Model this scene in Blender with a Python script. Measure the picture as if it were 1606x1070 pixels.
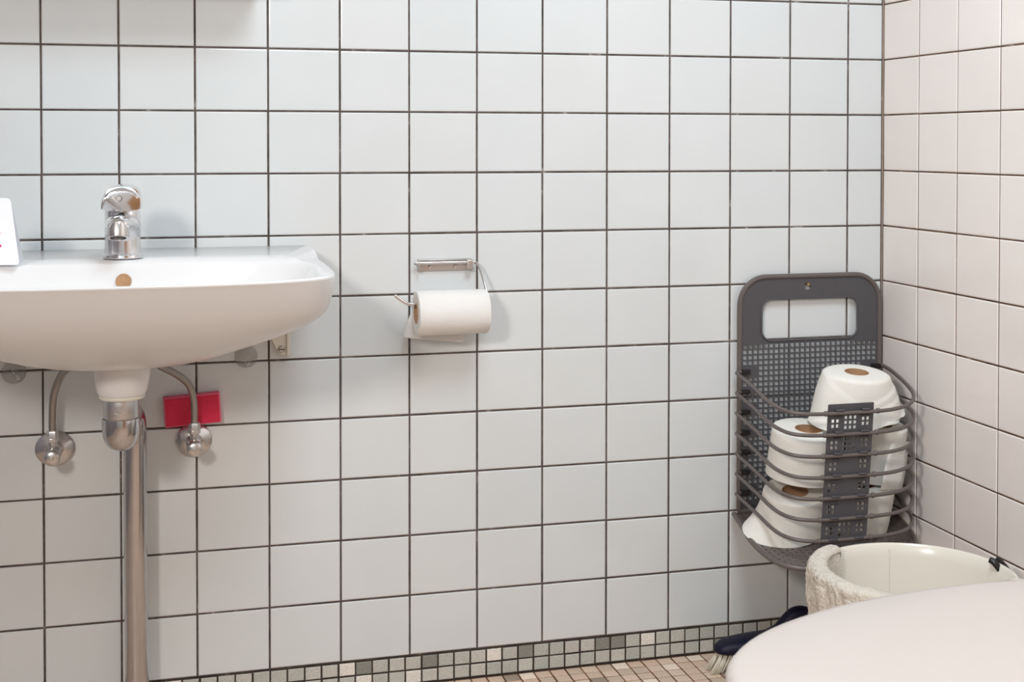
import bpy, bmesh, math, random
from mathutils import Vector, Matrix, noise
S = bpy.context.scene
C = S.collection
for o in list(bpy.data.objects): bpy.data.objects.remove(o)
PI = math.pi
XR = 1.5137            # right wall
XL, YF, ZC = -1.05, -2.80, 2.36

# ------------------------------------------------------------------ camera
cam_d = bpy.data.cameras.new('camera'); cam = bpy.data.objects.new('camera', cam_d); C.objects.link(cam)
ya, pi_, ro = 0.2603, 0.0205, 0.0004
f = Vector((math.sin(ya)*math.cos(pi_), math.cos(ya)*math.cos(pi_), -math.sin(pi_)))
r = Vector((math.cos(ya), -math.sin(ya), 0)); u = r.cross(f)
r2 = math.cos(ro)*r + math.sin(ro)*u; u2 = -math.sin(ro)*r + math.cos(ro)*u
M = Matrix(((r2.x, u2.x, -f.x, 0.18492), (r2.y, u2.y, -f.y, -2.24697), (r2.z, u2.z, -f.z, 0.94128), (0, 0, 0, 1)))
cam.matrix_world = M
cam_d.sensor_fit = 'HORIZONTAL'; cam_d.sensor_width = 36.0
cam_d.lens = 2070.26/1606*36.0
cam_d.shift_y = -266.756/1606
cam_d.clip_start = 0.01
cam_d.dof.use_dof = True; cam_d.dof.focus_distance = 2.15; cam_d.dof.aperture_fstop = 10.0
S.camera = cam

# ------------------------------------------------------------------ light
S.view_settings.view_transform = 'Standard'; S.view_settings.look = 'None'
S.view_settings.gamma = 1.0; S.view_settings.exposure = 0.25
S.view_settings.use_curve_mapping = False
w = bpy.data.worlds.new('world'); S.world = w; w.use_nodes = True
w.node_tree.nodes['Background'].inputs[0].default_value = (0.75, 0.87, 1, 1)
w.node_tree.nodes['Background'].inputs[1].default_value = 0.5

def area(name, loc, target, size, size_y, power, col, shape='RECTANGLE'):
    d = bpy.data.lights.new(name, 'AREA'); d.shape = shape; d.size = size
    if shape in ('RECTANGLE', 'ELLIPSE'): d.size_y = size_y
    d.energy = power; d.color = col
    o = bpy.data.objects.new(name, d); C.objects.link(o); o.location = loc
    o.rotation_euler = (Vector(target)-Vector(loc)).to_track_quat('-Z', 'Y').to_euler()
    return o
area('window_daylight', (0.0, -2.70, 1.75), (0.35, 0, 1.15), 1.0, 0.9, 2.0, (0.75, 0.9, 1.0))
wl = area('wall_lamp_light', (-0.60, -2.30, 1.50), (1.5, -0.55, 0.6), 0.30, 0.30, 11.0, (1.0, 0.92, 0.85), 'DISK')
wl.data.spread = math.radians(125)
area('upper_daylight', (0.80, -1.15, 2.32), (0.85, -0.35, 0.8), 0.8, 0.6, 18.5, (0.71, 0.87, 1.0))
area('ceiling_lamp_light', (0.60, -1.75, 2.33), (0.60, -1.75, 0), 0.5, 0.5, 12.0, (0.92, 0.97, 1.0))

# ------------------------------------------------------------------ materials
def newmat(name):
    m = bpy.data.materials.new(name); m.use_nodes = True
    nt = m.node_tree; return m, nt, nt.nodes, nt.links, nt.nodes['Principled BSDF']

def mat(name, col, rough=0.4, metal=0.0, bump=0.0, bscale=60, var=0.0, vscale=8, coat=0.0, spec=0.5, sss=0.0, trans=0.0, rvar=0.0):
    m, nt, N, L, b = newmat(name)
    b.inputs['Base Color'].default_value = (*col, 1); b.inputs['Roughness'].default_value = rough
    b.inputs['Metallic'].default_value = metal; b.inputs['Specular IOR Level'].default_value = spec
    b.inputs['Coat Weight'].default_value = coat; b.inputs['Coat Roughness'].default_value = 0.06
    b.inputs['Transmission Weight'].default_value = trans
    if sss: b.inputs['Subsurface Weight'].default_value = sss; b.inputs['Subsurface Radius'].default_value = (.01, .008, .006); b.inputs['Subsurface Scale'].default_value = 0.5
    tc = N.new('ShaderNodeTexCoord')
    nz = N.new('ShaderNodeTexNoise'); nz.inputs['Scale'].default_value = vscale; nz.inputs['Detail'].default_value = 5
    L.new(tc.outputs['Object'], nz.inputs['Vector'])
    mx = N.new('ShaderNodeMix'); mx.data_type = 'RGBA'
    mx.inputs['A'].default_value = (*[min(1, c*(1+var)) for c in col], 1); mx.inputs['B'].default_value = (*[c*(1-var) for c in col], 1)
    L.new(nz.outputs['Fac'], mx.inputs['Factor']); L.new(mx.outputs['Result'], b.inputs['Base Color'])
    if rvar:
        mr = N.new('ShaderNodeMapRange'); mr.inputs['From Min'].default_value = .35; mr.inputs['From Max'].default_value = .7
        mr.inputs['To Min'].default_value = rough; mr.inputs['To Max'].default_value = rough+rvar
        L.new(nz.outputs['Fac'], mr.inputs['Value']); L.new(mr.outputs['Result'], b.inputs['Roughness'])
    if bump:
        n2 = N.new('ShaderNodeTexNoise'); n2.inputs['Scale'].default_value = bscale; n2.inputs['Detail'].default_value = 4
        L.new(tc.outputs['Object'], n2.inputs['Vector'])
        bp = N.new('ShaderNodeBump'); bp.inputs['Strength'].default_value = 1; bp.inputs['Distance'].default_value = bump
        L.new(n2.outputs['Fac'], bp.inputs['Height']); L.new(bp.outputs['Normal'], b.inputs['Normal'])
    return m

def tile_mat(name, cols, rough=0.12):
    """glazed ceramic, each tile a slightly different tone"""
    m, nt, N, L, b = newmat(name)
    g = N.new('ShaderNodeNewGeometry'); rp = N.new('ShaderNodeValToRGB')
    while len(rp.color_ramp.elements) < len(cols): rp.color_ramp.elements.new(0.5)
    for i, (p, c) in enumerate(cols):
        rp.color_ramp.elements[i].position = p; rp.color_ramp.elements[i].color = (*c, 1)
    L.new(g.outputs['Random Per Island'], rp.inputs['Fac'])
    tc = N.new('ShaderNodeTexCoord'); nz = N.new('ShaderNodeTexNoise'); nz.inputs['Scale'].default_value = 7; nz.inputs['Detail'].default_value = 6
    L.new(tc.outputs['Object'], nz.inputs['Vector'])
    mx = N.new('ShaderNodeMix'); mx.data_type = 'RGBA'; mx.blend_type = 'MULTIPLY'; mx.inputs['Factor'].default_value = 1
    mr = N.new('ShaderNodeMapRange'); mr.inputs['To Min'].default_value = .95; mr.inputs['To Max'].default_value = 1.04
    L.new(nz.outputs['Fac'], mr.inputs['Value']); L.new(rp.outputs['Color'], mx.inputs['A']); L.new(mr.outputs['Result'], mx.inputs['B'])
    L.new(mx.outputs['Result'], b.inputs['Base Color'])
    b.inputs['Roughness'].default_value = rough
    n2 = N.new('ShaderNodeTexNoise'); n2.inputs['Scale'].default_value = 9; n2.inputs['Detail'].default_value = 1
    L.new(tc.outputs['Object'], n2.inputs['Vector'])
    bp = N.new('ShaderNodeBump'); bp.inputs['Strength'].default_value = 1; bp.inputs['Distance'].default_value = .0012
    L.new(n2.outputs['Fac'], bp.inputs['Height']); L.new(bp.outputs['Normal'], b.inputs['Normal'])
    return m

def grout_mat(name, dark, mid, light):
    m, nt, N, L, b = newmat(name)
    tc = N.new('ShaderNodeTexCoord'); nz = N.new('ShaderNodeTexNoise'); nz.inputs['Scale'].default_value = 22; nz.inputs['Detail'].default_value = 9; nz.inputs['Roughness'].default_value = .7
    L.new(tc.outputs['Object'], nz.inputs['Vector'])
    rp = N.new('ShaderNodeValToRGB'); rp.color_ramp.elements[0].position = .35; rp.color_ramp.elements[0].color = (*dark, 1)
    rp.color_ramp.elements[1].position = .60; rp.color_ramp.elements[1].color = (*mid, 1)
    e = rp.color_ramp.elements.new(.70); e.color = (*light, 1)
    L.new(nz.outputs['Fac'], rp.inputs['Fac']); L.new(rp.outputs['Color'], b.inputs['Base Color']); b.inputs['Roughness'].default_value = .9
    return m

def mosaic_mat(name, cols):
    """unglazed speckled mosaic: tone per tile, plus mineral speckle stronger on the dark ones"""
    m, nt, N, L, b = newmat(name)
    g = N.new('ShaderNodeNewGeometry'); rp = N.new('ShaderNodeValToRGB'); rp.color_ramp.interpolation = 'CONSTANT'
    while len(rp.color_ramp.elements) < len(cols): rp.color_ramp.elements.new(0.5)
    for i, (p, c) in enumerate(cols):
        rp.color_ramp.elements[i].position = p; rp.color_ramp.elements[i].color = (*c, 1)
    L.new(g.outputs['Random Per Island'], rp.inputs['Fac'])
    tc = N.new('ShaderNodeTexCoord'); nz = N.new('ShaderNodeTexNoise'); nz.inputs['Scale'].default_value = 520; nz.inputs['Detail'].default_value = 3
    L.new(tc.outputs['Object'], nz.inputs['Vector'])
    mr = N.new('ShaderNodeMapRange'); mr.inputs['From Min'].default_value = .35; mr.inputs['From Max'].default_value = .7; mr.inputs['To Min'].default_value = .82; mr.inputs['To Max'].default_value = 1.22
    mx = N.new('ShaderNodeMix'); mx.data_type = 'RGBA'; mx.blend_type = 'MULTIPLY'; mx.inputs['Factor'].default_value = 1
    L.new(nz.outputs['Fac'], mr.inputs['Value']); L.new(rp.outputs['Color'], mx.inputs['A']); L.new(mr.outputs['Result'], mx.inputs['B'])
    L.new(mx.outputs['Result'], b.inputs['Base Color']); b.inputs['Roughness'].default_value = .38
    return m

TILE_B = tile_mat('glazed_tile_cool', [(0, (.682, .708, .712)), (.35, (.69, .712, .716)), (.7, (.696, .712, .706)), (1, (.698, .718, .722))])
TILE_R = tile_mat('glazed_tile_lamplit', [(0, (.88, .815, .775)), (.5, (.895, .825, .785)), (1, (.90, .84, .80))], .18)  # right wall: warm lamp light put into the tile colour
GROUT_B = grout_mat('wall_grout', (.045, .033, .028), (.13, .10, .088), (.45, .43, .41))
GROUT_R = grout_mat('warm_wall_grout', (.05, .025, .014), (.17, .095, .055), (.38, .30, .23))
MOS_W = mosaic_mat('skirting_mosaic', [(0, (.50, .49, .44)), (.22, (.56, .54, .49)), (.45, (.47, .475, .43)), (.62, (.53, .515, .465)), (.86, (.25, .25, .22)), (.93, (.80, .75, .68))])
MOS_F = mosaic_mat('floor_mosaic_warmlit', [(0, (.68, .51, .39)), (.22, (.76, .58, .45)), (.45, (.62, .48, .37)), (.62, (.72, .52, .40)), (.86, (.36, .28, .22)), (.92, (.93, .77, .62))])  # same mosaic as the skirting, warm light from above tinted into its colours
GROUT_S = grout_mat('skirting_grout', (.018, .012, .009), (.05, .038, .028), (.16, .13, .10))
GROUT_F = grout_mat('floor_grout', (.06, .022, .008), (.20, .085, .035), (.32, .16, .08))
PORC = mat('white_porcelain', (.795, .785, .78), .24, spec=.35, var=.01)
LIDM = mat('toilet_seat_plastic', (.62, .55, .51), .30, var=.008)
CHROME = mat('chrome', (.80, .79, .80), .09, metal=1, rvar=.12, vscale=40, var=.04)
CHROME2 = mat('worn_chrome', (.66, .645, .635), .17, metal=1, rvar=.2, vscale=60, var=.15)
STEEL = mat('brushed_steel', (.62, .58, .55), .30, metal=1, rvar=.2, vscale=50, var=.1)
CHROME3 = mat('aged_chrome', (.56, .545, .55), .11, metal=1, rvar=.12, vscale=40, var=.05)
SATIN = mat('satin_metal', (.62, .61, .61), .38, metal=1, var=.04)
HOSE = mat('braided_hose', (.36, .335, .31), .30, metal=1, bump=.0006, bscale=600, var=.12, vscale=200)
WPLAS = mat('white_plastic', (.80, .77, .73), .35)
CREAM = mat('cream_plastic', (.78, .75, .66), .4)
GREYP = mat('grey_plastic', (.080, .076, .084), .45, var=.06, vscale=20)
GREYR = mat('grey_brown_plastic', (.130, .108, .100), .42, var=.05, vscale=20)
PAPER = mat('tissue_paper', (.86, .83, .77), .92, bump=.0006, bscale=260, var=.02, sss=.15, spec=.15)
PAPERW = mat('white_tissue_paper', (.79, .765, .735), .92, bump=.0005, bscale=260, var=.015, sss=.15, spec=.15)
CARD = mat('cardboard', (.50, .30, .17), .9, var=.1, vscale=60)
RED = mat('red_sponge', (.72, .02, .075), .7, bump=.0006, bscale=500, var=.06, vscale=80, sss=.1)
PINK = mat('pink_sponge_edge', (.80, .12, .22), .7, sss=.2)
BLACK = mat('black_plastic', (.015, .012, .012), .35)
DARK = mat('dark_hole', (.02, .015, .012), .8)
NAVY = mat('navy_plastic', (.0025, .002, .017), .5, spec=.3)
BRIST = mat('white_bristle', (.86, .80, .68), .6)
BINM = mat('bin_plastic', (.80, .75, .665), .22, var=.01)
TOWEL = mat('terry_cloth', (.76, .69, .60), .95, bump=.003, bscale=420, var=.14, vscale=60, spec=.1)
PINKINK = mat('pink_ink', (.72, .05, .22), .5)
CARDW = mat('white_card', (.84, .84, .88), .45)
OVERF = mat('rusty_overflow', (.42, .22, .10), .55, var=.35, vscale=120)
WOOD = mat('orange_wood', (.50, .27, .13), .4, var=.2)
PLASTER = mat('plaster', (.78, .77, .75), .8)
m, nt, N, L, b = newmat('clear_plastic'); CLEAR = m
b.inputs['Base Color'].default_value = (.97, .96, .95, 1); b.inputs['Roughness'].default_value = .08; b.inputs['Transmission Weight'].default_value = .92; b.inputs['IOR'].default_value = 1.35

# ------------------------------------------------------------------ helpers
def link(name, me, mats, parent=None, smooth=True):
    if not isinstance(mats, (list, tuple)): mats = [mats]
    for mm in mats: me.materials.append(mm)
    if smooth:
        for p in me.polygons: p.use_smooth = True
    o = bpy.data.objects.new(name, me); C.objects.link(o)
    if parent: o.parent = parent
    return o
def fin(name, bm, mats, parent=None, smooth=True, sharp=35, bevel=0, seg=2, subsurf=0):
    bmesh.ops.recalc_face_normals(bm, faces=bm.faces)
    me = bpy.data.meshes.new(name); bm.to_mesh(me); bm.free()
    o = link(name, me, mats, parent, smooth)
    if smooth and sharp: 
        me.set_sharp_from_angle(angle=math.radians(sharp))
    if bevel:
        md = o.modifiers.new('b', 'BEVEL'); md.width = bevel; md.segments = seg; md.limit_method = 'ANGLE'; md.angle_limit = math.radians(30)
    if subsurf:
        md = o.modifiers.new('s', 'SUBSURF'); md.levels = subsurf; md.render_levels = subsurf
    return o
def thing(name, label, cat, loc, group=None):
    o = bpy.data.objects.new(name, None); C.objects.link(o); o.location = loc; o.empty_display_size = .05
    tag(o, label, cat, group); return o
def tag(o, label, cat, group=None):
    o['label'] = label; o['category'] = cat
    if group: o['group'] = group
def struct(o): o['kind'] = 'structure'; return o
def shift(bm, v): bmesh.ops.translate(bm, verts=bm.verts, vec=v)

def box(bm, x0, x1, y0, y1, z0, z1, mi=0):
    vs = [bm.verts.new(p) for p in [(x0,y0,z0),(x1,y0,z0),(x1,y1,z0),(x0,y1,z0),(x0,y0,z1),(x1,y0,z1),(x1,y1,z1),(x0,y1,z1)]]
    for q in [(3,2,1,0),(4,5,6,7),(0,1,5,4),(1,2,6,5),(2,3,7,6),(3,0,4,7)]:
        fc = bm.faces.new([vs[i] for i in q]); fc.material_index = mi
def loft(bm, rings, caps=(True, True), closed=True, mi=0):
    R = [[bm.verts.new(p) for p in rg] for rg in rings]; n = len(R[0])
    for a, b_ in zip(R, R[1:]):
        for i in range(n if closed else n-1):
            j = (i+1) % n
            fc = bm.faces.new((a[i], a[j], b_[j], b_[i])); fc.material_index = mi
    if caps[0]: bm.faces.new(R[0][::-1]).material_index = mi
    if caps[1]: bm.faces.new(R[-1]).material_index = mi
    return R
def lathe(bm, prof, c=(0,0,0), axis='z', n=48, caps=(True, True), sx=1.0, mi=0):
    """prof: list of (radius, along)"""
    rings = []
    for rr, h in prof:
        ring = []
        for i in range(n):
            a = 2*PI*i/n; p, q = rr*math.cos(a), rr*math.sin(a)
            if axis == 'z': v = (c[0]+p*sx, c[1]+q, c[2]+h)
            elif axis == 'y': v = (c[0]+p*sx, c[1]+h, c[2]+q)
            else: v = (c[0]+h, c[1]+p, c[2]+q)
            ring.append(v)
        rings.append(ring)
    return loft(bm, rings, caps, mi=mi)
def catmull(pts, k=8, closed=False):
    pts = [Vector(p) for p in pts]; n = len(pts); out = []
    rng = range(n if closed else n-1)
    for i in rng:
        if closed: p0, p1, p2, p3 = pts[i-1], pts[i], pts[(i+1)%n], pts[(i+2)%n]
        else: p0, p1, p2, p3 = pts[max(i-1,0)], pts[i], pts[i+1], pts[min(i+2,n-1)]
        for j in range(k):
            t = j/k
            out.append(.5*((2*p1)+(-p0+p2)*t+(2*p0-5*p1+4*p2-p3)*t*t+(-p0+3*p1-3*p2+p3)*t**3))
    if not closed: out.append(pts[-1])
    return out
def tube(bm, pts, rad, n=12, closed=False, caps=True, mi=0):
    pts = [Vector(p) for p in pts]; m_ = len(pts)
    rads = rad if isinstance(rad, (list, tuple)) else [rad]*m_
    def tan(i):
        if closed: return (pts[(i+1)%m_]-pts[i-1]).normalized()
        return (pts[min(i+1,m_-1)]-pts[max(i-1,0)]).normalized()
    t = tan(0); nrm = t.orthogonal().normalized(); rings = []
    for i in range(m_):
        t = tan(i); nrm = (nrm - t*nrm.dot(t)).normalized(); bi = t.cross(nrm)
        rings.append([pts[i]+rads[i]*(nrm*math.cos(2*PI*k/n)+bi*math.sin(2*PI*k/n)) for k in range(n)])
    if closed:
        R = loft(bm, rings, (False, False), mi=mi); a, b_ = R[-1], R[0]
        # match offset
        best = min(range(n), key=lambda s: (a[0].co-b_[s].co).length)
        for i in range(n): bm.faces.new((a[i], a[(i+1)%n], b_[(i+1+best)%n], b_[(i+best)%n])).material_index = mi
    else: loft(bm, rings, (caps, caps), mi=mi)
def rrect(x0, x1, y0, y1, rad, k=8):
    """rounded rectangle outline; rad one number or (bl, br, tr, tl)"""
    if not isinstance(rad, (list, tuple)): rad = (rad,)*4
    out = []
    for (cx, cy, a0), rr in zip(((x0, y0, PI), (x1, y0, 1.5*PI), (x1, y1, 0), (x0, y1, .5*PI)), rad):
        sx = 1 if cx == x0 else -1; sy = 1 if cy == y0 else -1
        if rr <= 0: out.append((cx, cy)); continue
        for i in range(k+1):
            a = a0+i/k*PI/2; out.append((cx+sx*rr+rr*math.cos(a), cy+sy*rr+rr*math.sin(a)))
    return out
def sheet(loops, thick, to3d, bevel=0.0):
    """plate with holes: loops[0] the outline; filled by a 2D curve; to3d maps (u, v, w) to a point; returns a bmesh"""
    cu = bpy.data.curves.new('outline', 'CURVE'); cu.dimensions = '2D'; cu.fill_mode = 'BOTH'; cu.extrude = thick/2
    cu.bevel_depth = bevel; cu.bevel_resolution = 1
    for lp in loops:
        sp = cu.splines.new('POLY'); sp.points.add(len(lp)-1)
        for p, q in zip(sp.points, lp): p.co = (q[0], q[1], 0, 1)
        sp.use_cyclic_u = True
    ob = bpy.data.objects.new('tmp', cu); C.objects.link(ob)
    dg = bpy.context.evaluated_depsgraph_get(); dg.update()
    me = bpy.data.meshes.new_from_object(ob.evaluated_get(dg))
    bpy.data.objects.remove(ob)
    bm = bmesh.new(); bm.from_mesh(me)
    bmesh.ops.remove_doubles(bm, verts=bm.verts, dist=1e-6)
    for v in bm.verts: v.co = Vector(to3d(v.co.x, v.co.y, v.co.z))
    return bm
def circ(cx, cy, rr, n=20, sx=1): return [(cx+rr*sx*math.cos(2*PI*i/n), cy+rr*math.sin(2*PI*i/n)) for i in range(n)]

# ------------------------------------------------------------------ tiles
rnd = random.Random(7)
def tiles(bm, us, vs, to3d, gap, depth=.003, chamfer=.0022, tilt=.0016, mi=1, jit=0.0):
    """us, vs: joint positions; to3d(u, v, w): w grows into the wall"""
    for i in range(len(us)-1):
        for j in range(len(vs)-1):
            j4 = [rnd.uniform(-jit, jit) for _ in range(4)]
            a, b_ = us[i]+gap/2+j4[0], us[i+1]-gap/2+j4[1]; c, d = vs[j]+gap/2+j4[2], vs[j+1]-gap/2+j4[3]
            if b_-a < .004 or d-c < .004: continue
            tx, ty = rnd.gauss(0, tilt), rnd.gauss(0, tilt)
            rings = []
            for ins, wd in ((0, depth+.002), (0, chamfer*.55), (chamfer*.35, chamfer*.18), (chamfer, 0)):
                q = [(a+ins, c+ins), (b_-ins, c+ins), (b_-ins, d-ins), (a+ins, d-ins)]
                rings.append([to3d(x, y, wd+(x-(a+b_)/2)*tx+(y-(c+d)/2)*ty) for x, y in q])
            loft(bm, rings, (False, True), mi=mi)
def quad(bm, pts, mi=0): bm.faces.new([bm.verts.new(p) for p in pts]).material_index = mi

def wall_obj(name, build, mats, parent=None):
    bm = bmesh.new(); build(bm)
    me = bpy.data.meshes.new(name); bm.normal_update(); bm.to_mesh(me); bm.free()
    return struct(link(name, me, mats, parent, smooth=False))
US = [i*.12 for i in range(-9, 13)] ; US[0] = XL; US = US+[XR-.001]
VS = [.0512+.105*k for k in range(22)]
VS = [v-.0 for v in VS]+[ZC]
jitc = random.Random(3)
US_J = [u_+(jitc.uniform(-.0006, .0006) if 0 < i < len(US)-1 else 0) for i, u_ in enumerate(US)]
def _wb(bm):
    box(bm, XL-.1, XR+.1, .0016, .12, -.05, ZC+.1, 0)
    tiles(bm, US_J, VS, lambda a, b_, w_: (a, w_, b_), .0033, jit=.00025)
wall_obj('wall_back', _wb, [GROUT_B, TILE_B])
YS = [-(.1214+.1204*k) for k in range(23)]; YS = [y for y in YS if y > YF]+[YF]; YS = [-.001]+YS; YS = YS[::-1]
def _wr(bm):
    box(bm, XR+.0016, XR+.12, YF-.1, .0016, -.05, ZC+.1, 0)
    tiles(bm, YS, VS, lambda a, b_, w_: (XR+w_, a, b_), .0028, jit=.00025, tilt=.0022)
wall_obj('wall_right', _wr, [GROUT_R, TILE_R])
MX = [1.1997-.02895*k for k in range(-10, 80)]; MX = sorted(x for x in MX if XL < x < XR-.004); MX = [XL]+MX+[XR-.001]
def _sb(bm):
    box(bm, XL, XR, .0006, .0016, .0, .0512, 0)
    tiles(bm, MX, [.0018, .0258, .0498], lambda a, b_, w_: (a, w_-.0004, b_), .0030, depth=.0005, chamfer=.0012, tilt=.006, jit=.0004)
wall_obj('baseboard_back', _sb, [GROUT_S, MOS_W])
MY = [-.001-.0268*k for k in range(105)]; MY = sorted(y for y in MY if y > YF)
def _sr(bm):
    box(bm, XR+.0006, XR+.0016, YF, 0, .0, .0512, 0)
    tiles(bm, MY, [.0018, .0258, .0498], lambda a, b_, w_: (XR+w_-.0004, a, b_), .0030, depth=.0005, chamfer=.0012, tilt=.006, jit=.0004)
wall_obj('baseboard_right', _sr, [GROUT_S, MOS_W])
def _fl(bm):
    box(bm, XL-.1, XR+.1, YF-.1, .1, -.12, -.0012, 0)
    tiles(bm, MX, MY, lambda a, b_, w_: (a, b_, -w_), .0030, depth=.001, chamfer=.0011, tilt=.006, jit=.0004)
wall_obj('floor', _fl, [GROUT_F, MOS_F])
def _wl(bm): box(bm, XL-.12, XL, YF-.1, .0016, -.05, ZC+.1, 0)
wall_obj('wall_left', _wl, [mat('grey_paint', (.30, .28, .30), .6)])
def _wf(bm):
    # front wall with a window opening (x -.5...5, z 1.3...2.2)
    y0, y1 = YF-.1, YF
    box(bm, XL-.1, -.5, y0, y1, 0, ZC); box(bm, .5, .62, y0, y1, 0, ZC); box(bm, 1.42, XR+.1, y0, y1, 0, ZC)
    box(bm, .62, 1.42, y0, y1, 2.02, ZC)
    box(bm, -.5, .5, y0, y1, 0, 1.30); box(bm, -.5, .5, y0, y1, 2.20, ZC)
wall_obj('wall_front', _wf, [PLASTER])
def _dr(bm): box(bm, .62, 1.42, YF-.06, YF-.02, 0, 2.02)
dr = wall_obj('door_1', _dr, [WOOD])
def _wn(bm):
    for a in ((-.5, -.45, 1.30, 2.20), (.45, .5, 1.30, 2.20), (-.45, .45, 1.30, 1.35), (-.45, .45, 2.15, 2.20), (-.02, .02, 1.35, 2.15)):
        box(bm, a[0], a[1], YF-.07, YF-.02, a[2], a[3])
wall_obj('window_1', _wn, [WPLAS])
def _ce(bm): box(bm, XL-.1, XR+.1, YF-.1, .12, ZC, ZC+.1)
wall_obj('ceiling', _ce, [PLASTER])
bm = bmesh.new(); tube(bm, [(XR-.0006, -.0006, .05), (XR-.0006, -.0006, ZC)], .0012, 8)
struct(fin('trim_1', bm, mat('corner_joint', (.40, .31, .25), .8, var=.3, vscale=30)))

# ------------------------------------------------------------------ washbasin
BX = .127
def basin():
    t = thing('washbasin', 'large white porcelain washbasin with curved front mounted on the tiled wall', 'sink', (BX, 0, .60))
    half = [(.298, -.0004), (.300, -.04), (.302, -.08), (.303, -.13), (.304, -.20), (.3035, -.27), (.301, -.33), (.296, -.375), (.284, -.408), (.262, -.430), (.231, -.447), (.198, -.459), (.155, -.468), (.10, -.474), (.05, -.4765), (0, -.477)]
    rt = catmull([(a, b_, 0) for a, b_ in half], 7)
    front = [(p.x, min(p.y, -.0004)) for p in rt]
    out = front + [(-a, b_) for a, b_ in front[-2::-1]]
    nb = 30
    back = [(-.298+.596*i/nb, -.0004) for i in range(1, nb)]
    out = out+back; n = len(out)
    def zr(a, b_):
        s_ = max(0, min(1, (b_+.135)/.06)); s_ = s_*s_*(3-2*s_)
        return .757+.0125*s_
    bm = bmesh.new(); rings = []
    low = [(.10, .10, .6115), (.20, .19, .6145), (.33, .31, .6215), (.45, .42, .6315), (.56, .515, .6430), (.68, .605, .6555), (.77, .67, .6655), (.845, .72, .6750), (.905, .765, .6840), (.945, .80, .6925), (.970, .835, .7010), (.984, .868, .7110), (.992, .905, .7230), (.997, .943, .7360), (1.0, .973, .7470), (1.0, .989, .7525)]
    for s_, sy, z in low:
        rings.append([(BX+s_*a, min(-.0004, -.22+sy*(b_+.22)) if z < .70 else min(-.0004, (-.22+sy*(b_+.22)) if b_ < -.22 else b_), z) for a, b_ in out])
    for s_, dz in ((.998, -.0018), (.992, -.0004), (.984, 0)):
        rings.append([(BX+s_*a, min(-.0004, -.2+s_*(b_+.2)) if b_ < -.01 else -.0004, zr(a, b_)+dz) for a, b_ in out])
    # inner opening
    cx, cy = 0, -.345
    def inner(sc, dz, cyy=None):
        rg = []
        for a, b_ in out:
            th = math.atan2(b_-(-.30), a)
            hx, hy = .277, (.108 if math.sin(th) > 0 else .117)
            e = .72
            x = hx*math.copysign(abs(math.cos(th))**e, math.cos(th)); y = hy*math.copysign(abs(math.sin(th))**e, math.sin(th))
            yy = cy+(1-sc)*.06+y*sc
            k = max(0, min(1, (y/.108+.7)/1.3)); k = k*k*(3-2*k)
            zz = .7545+.0125*k
            rg.append((BX+x*sc, yy, zz+dz))
        return rg
    first = inner(1.0, 0)
    mid = [tuple((Vector(a)*.35+Vector(b_)*.65)) for a, b_ in zip(rings[-1], first)]
    rings.append(mid)
    for sc, dz in ((1, 0), (.988, -.0025), (.968, -.008), (.935, -.018), (.885, -.031), (.80, -.046), (.68, -.063), (.5, -.083), (.3, -.097), (.08, -.103)):
        rings.append(inner(sc, dz))
    loft(bm, rings)
    shift(bm, (-BX, 0, -.60))
    b_ = fin('basin', bm, PORC, t, sharp=0)
    # overflow opening on the back of the bowl
    bm = bmesh.new()
    lathe(bm, [(.0005, .0), (.0085, .0), (.0106, .0008), (.0112, -.001), (.0108, -.003)], (0, 0, 0), 'y', 28)
    bmesh.ops.rotate(bm, verts=bm.verts, cent=(0, 0, 0), matrix=Matrix.Rotation(math.radians(-14), 3, 'X'))
    shift(bm, (.005, -.2425, .7405-.60))
    o = fin('overflow_hole', bm, OVERF, t); o['label'] = 'tarnished brownish overflow opening'
    # ceramic outlet below and its gasket ring
    bm = bmesh.new(); lathe(bm, [(.052, .024), (.0425, .013), (.041, -.004), (.037, -.026), (.034, -.032), (.02, -.0325)], (.001, -.20, 0), n=48)
    fin('outlet', bm, PORC, t)
    bm = bmesh.new(); lathe(bm, [(.02, -.0325), (.033, -.0325), (.0335, -.0355), (.032, -.038), (.02, -.038)], (.001, -.20, 0), n=48)
    fin('gasket', bm, CREAM, t)
    # small dark fixing slot under the right edge
    bm = bmesh.new(); lathe(bm, [(.0005, 0), (.006, 0), (.006, .004), (.0005, .004)], (.275, -.205, .0745), 'z', 16)
    fin('fixing_plug', bm, DARK, t)
    return t
basin()

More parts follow.
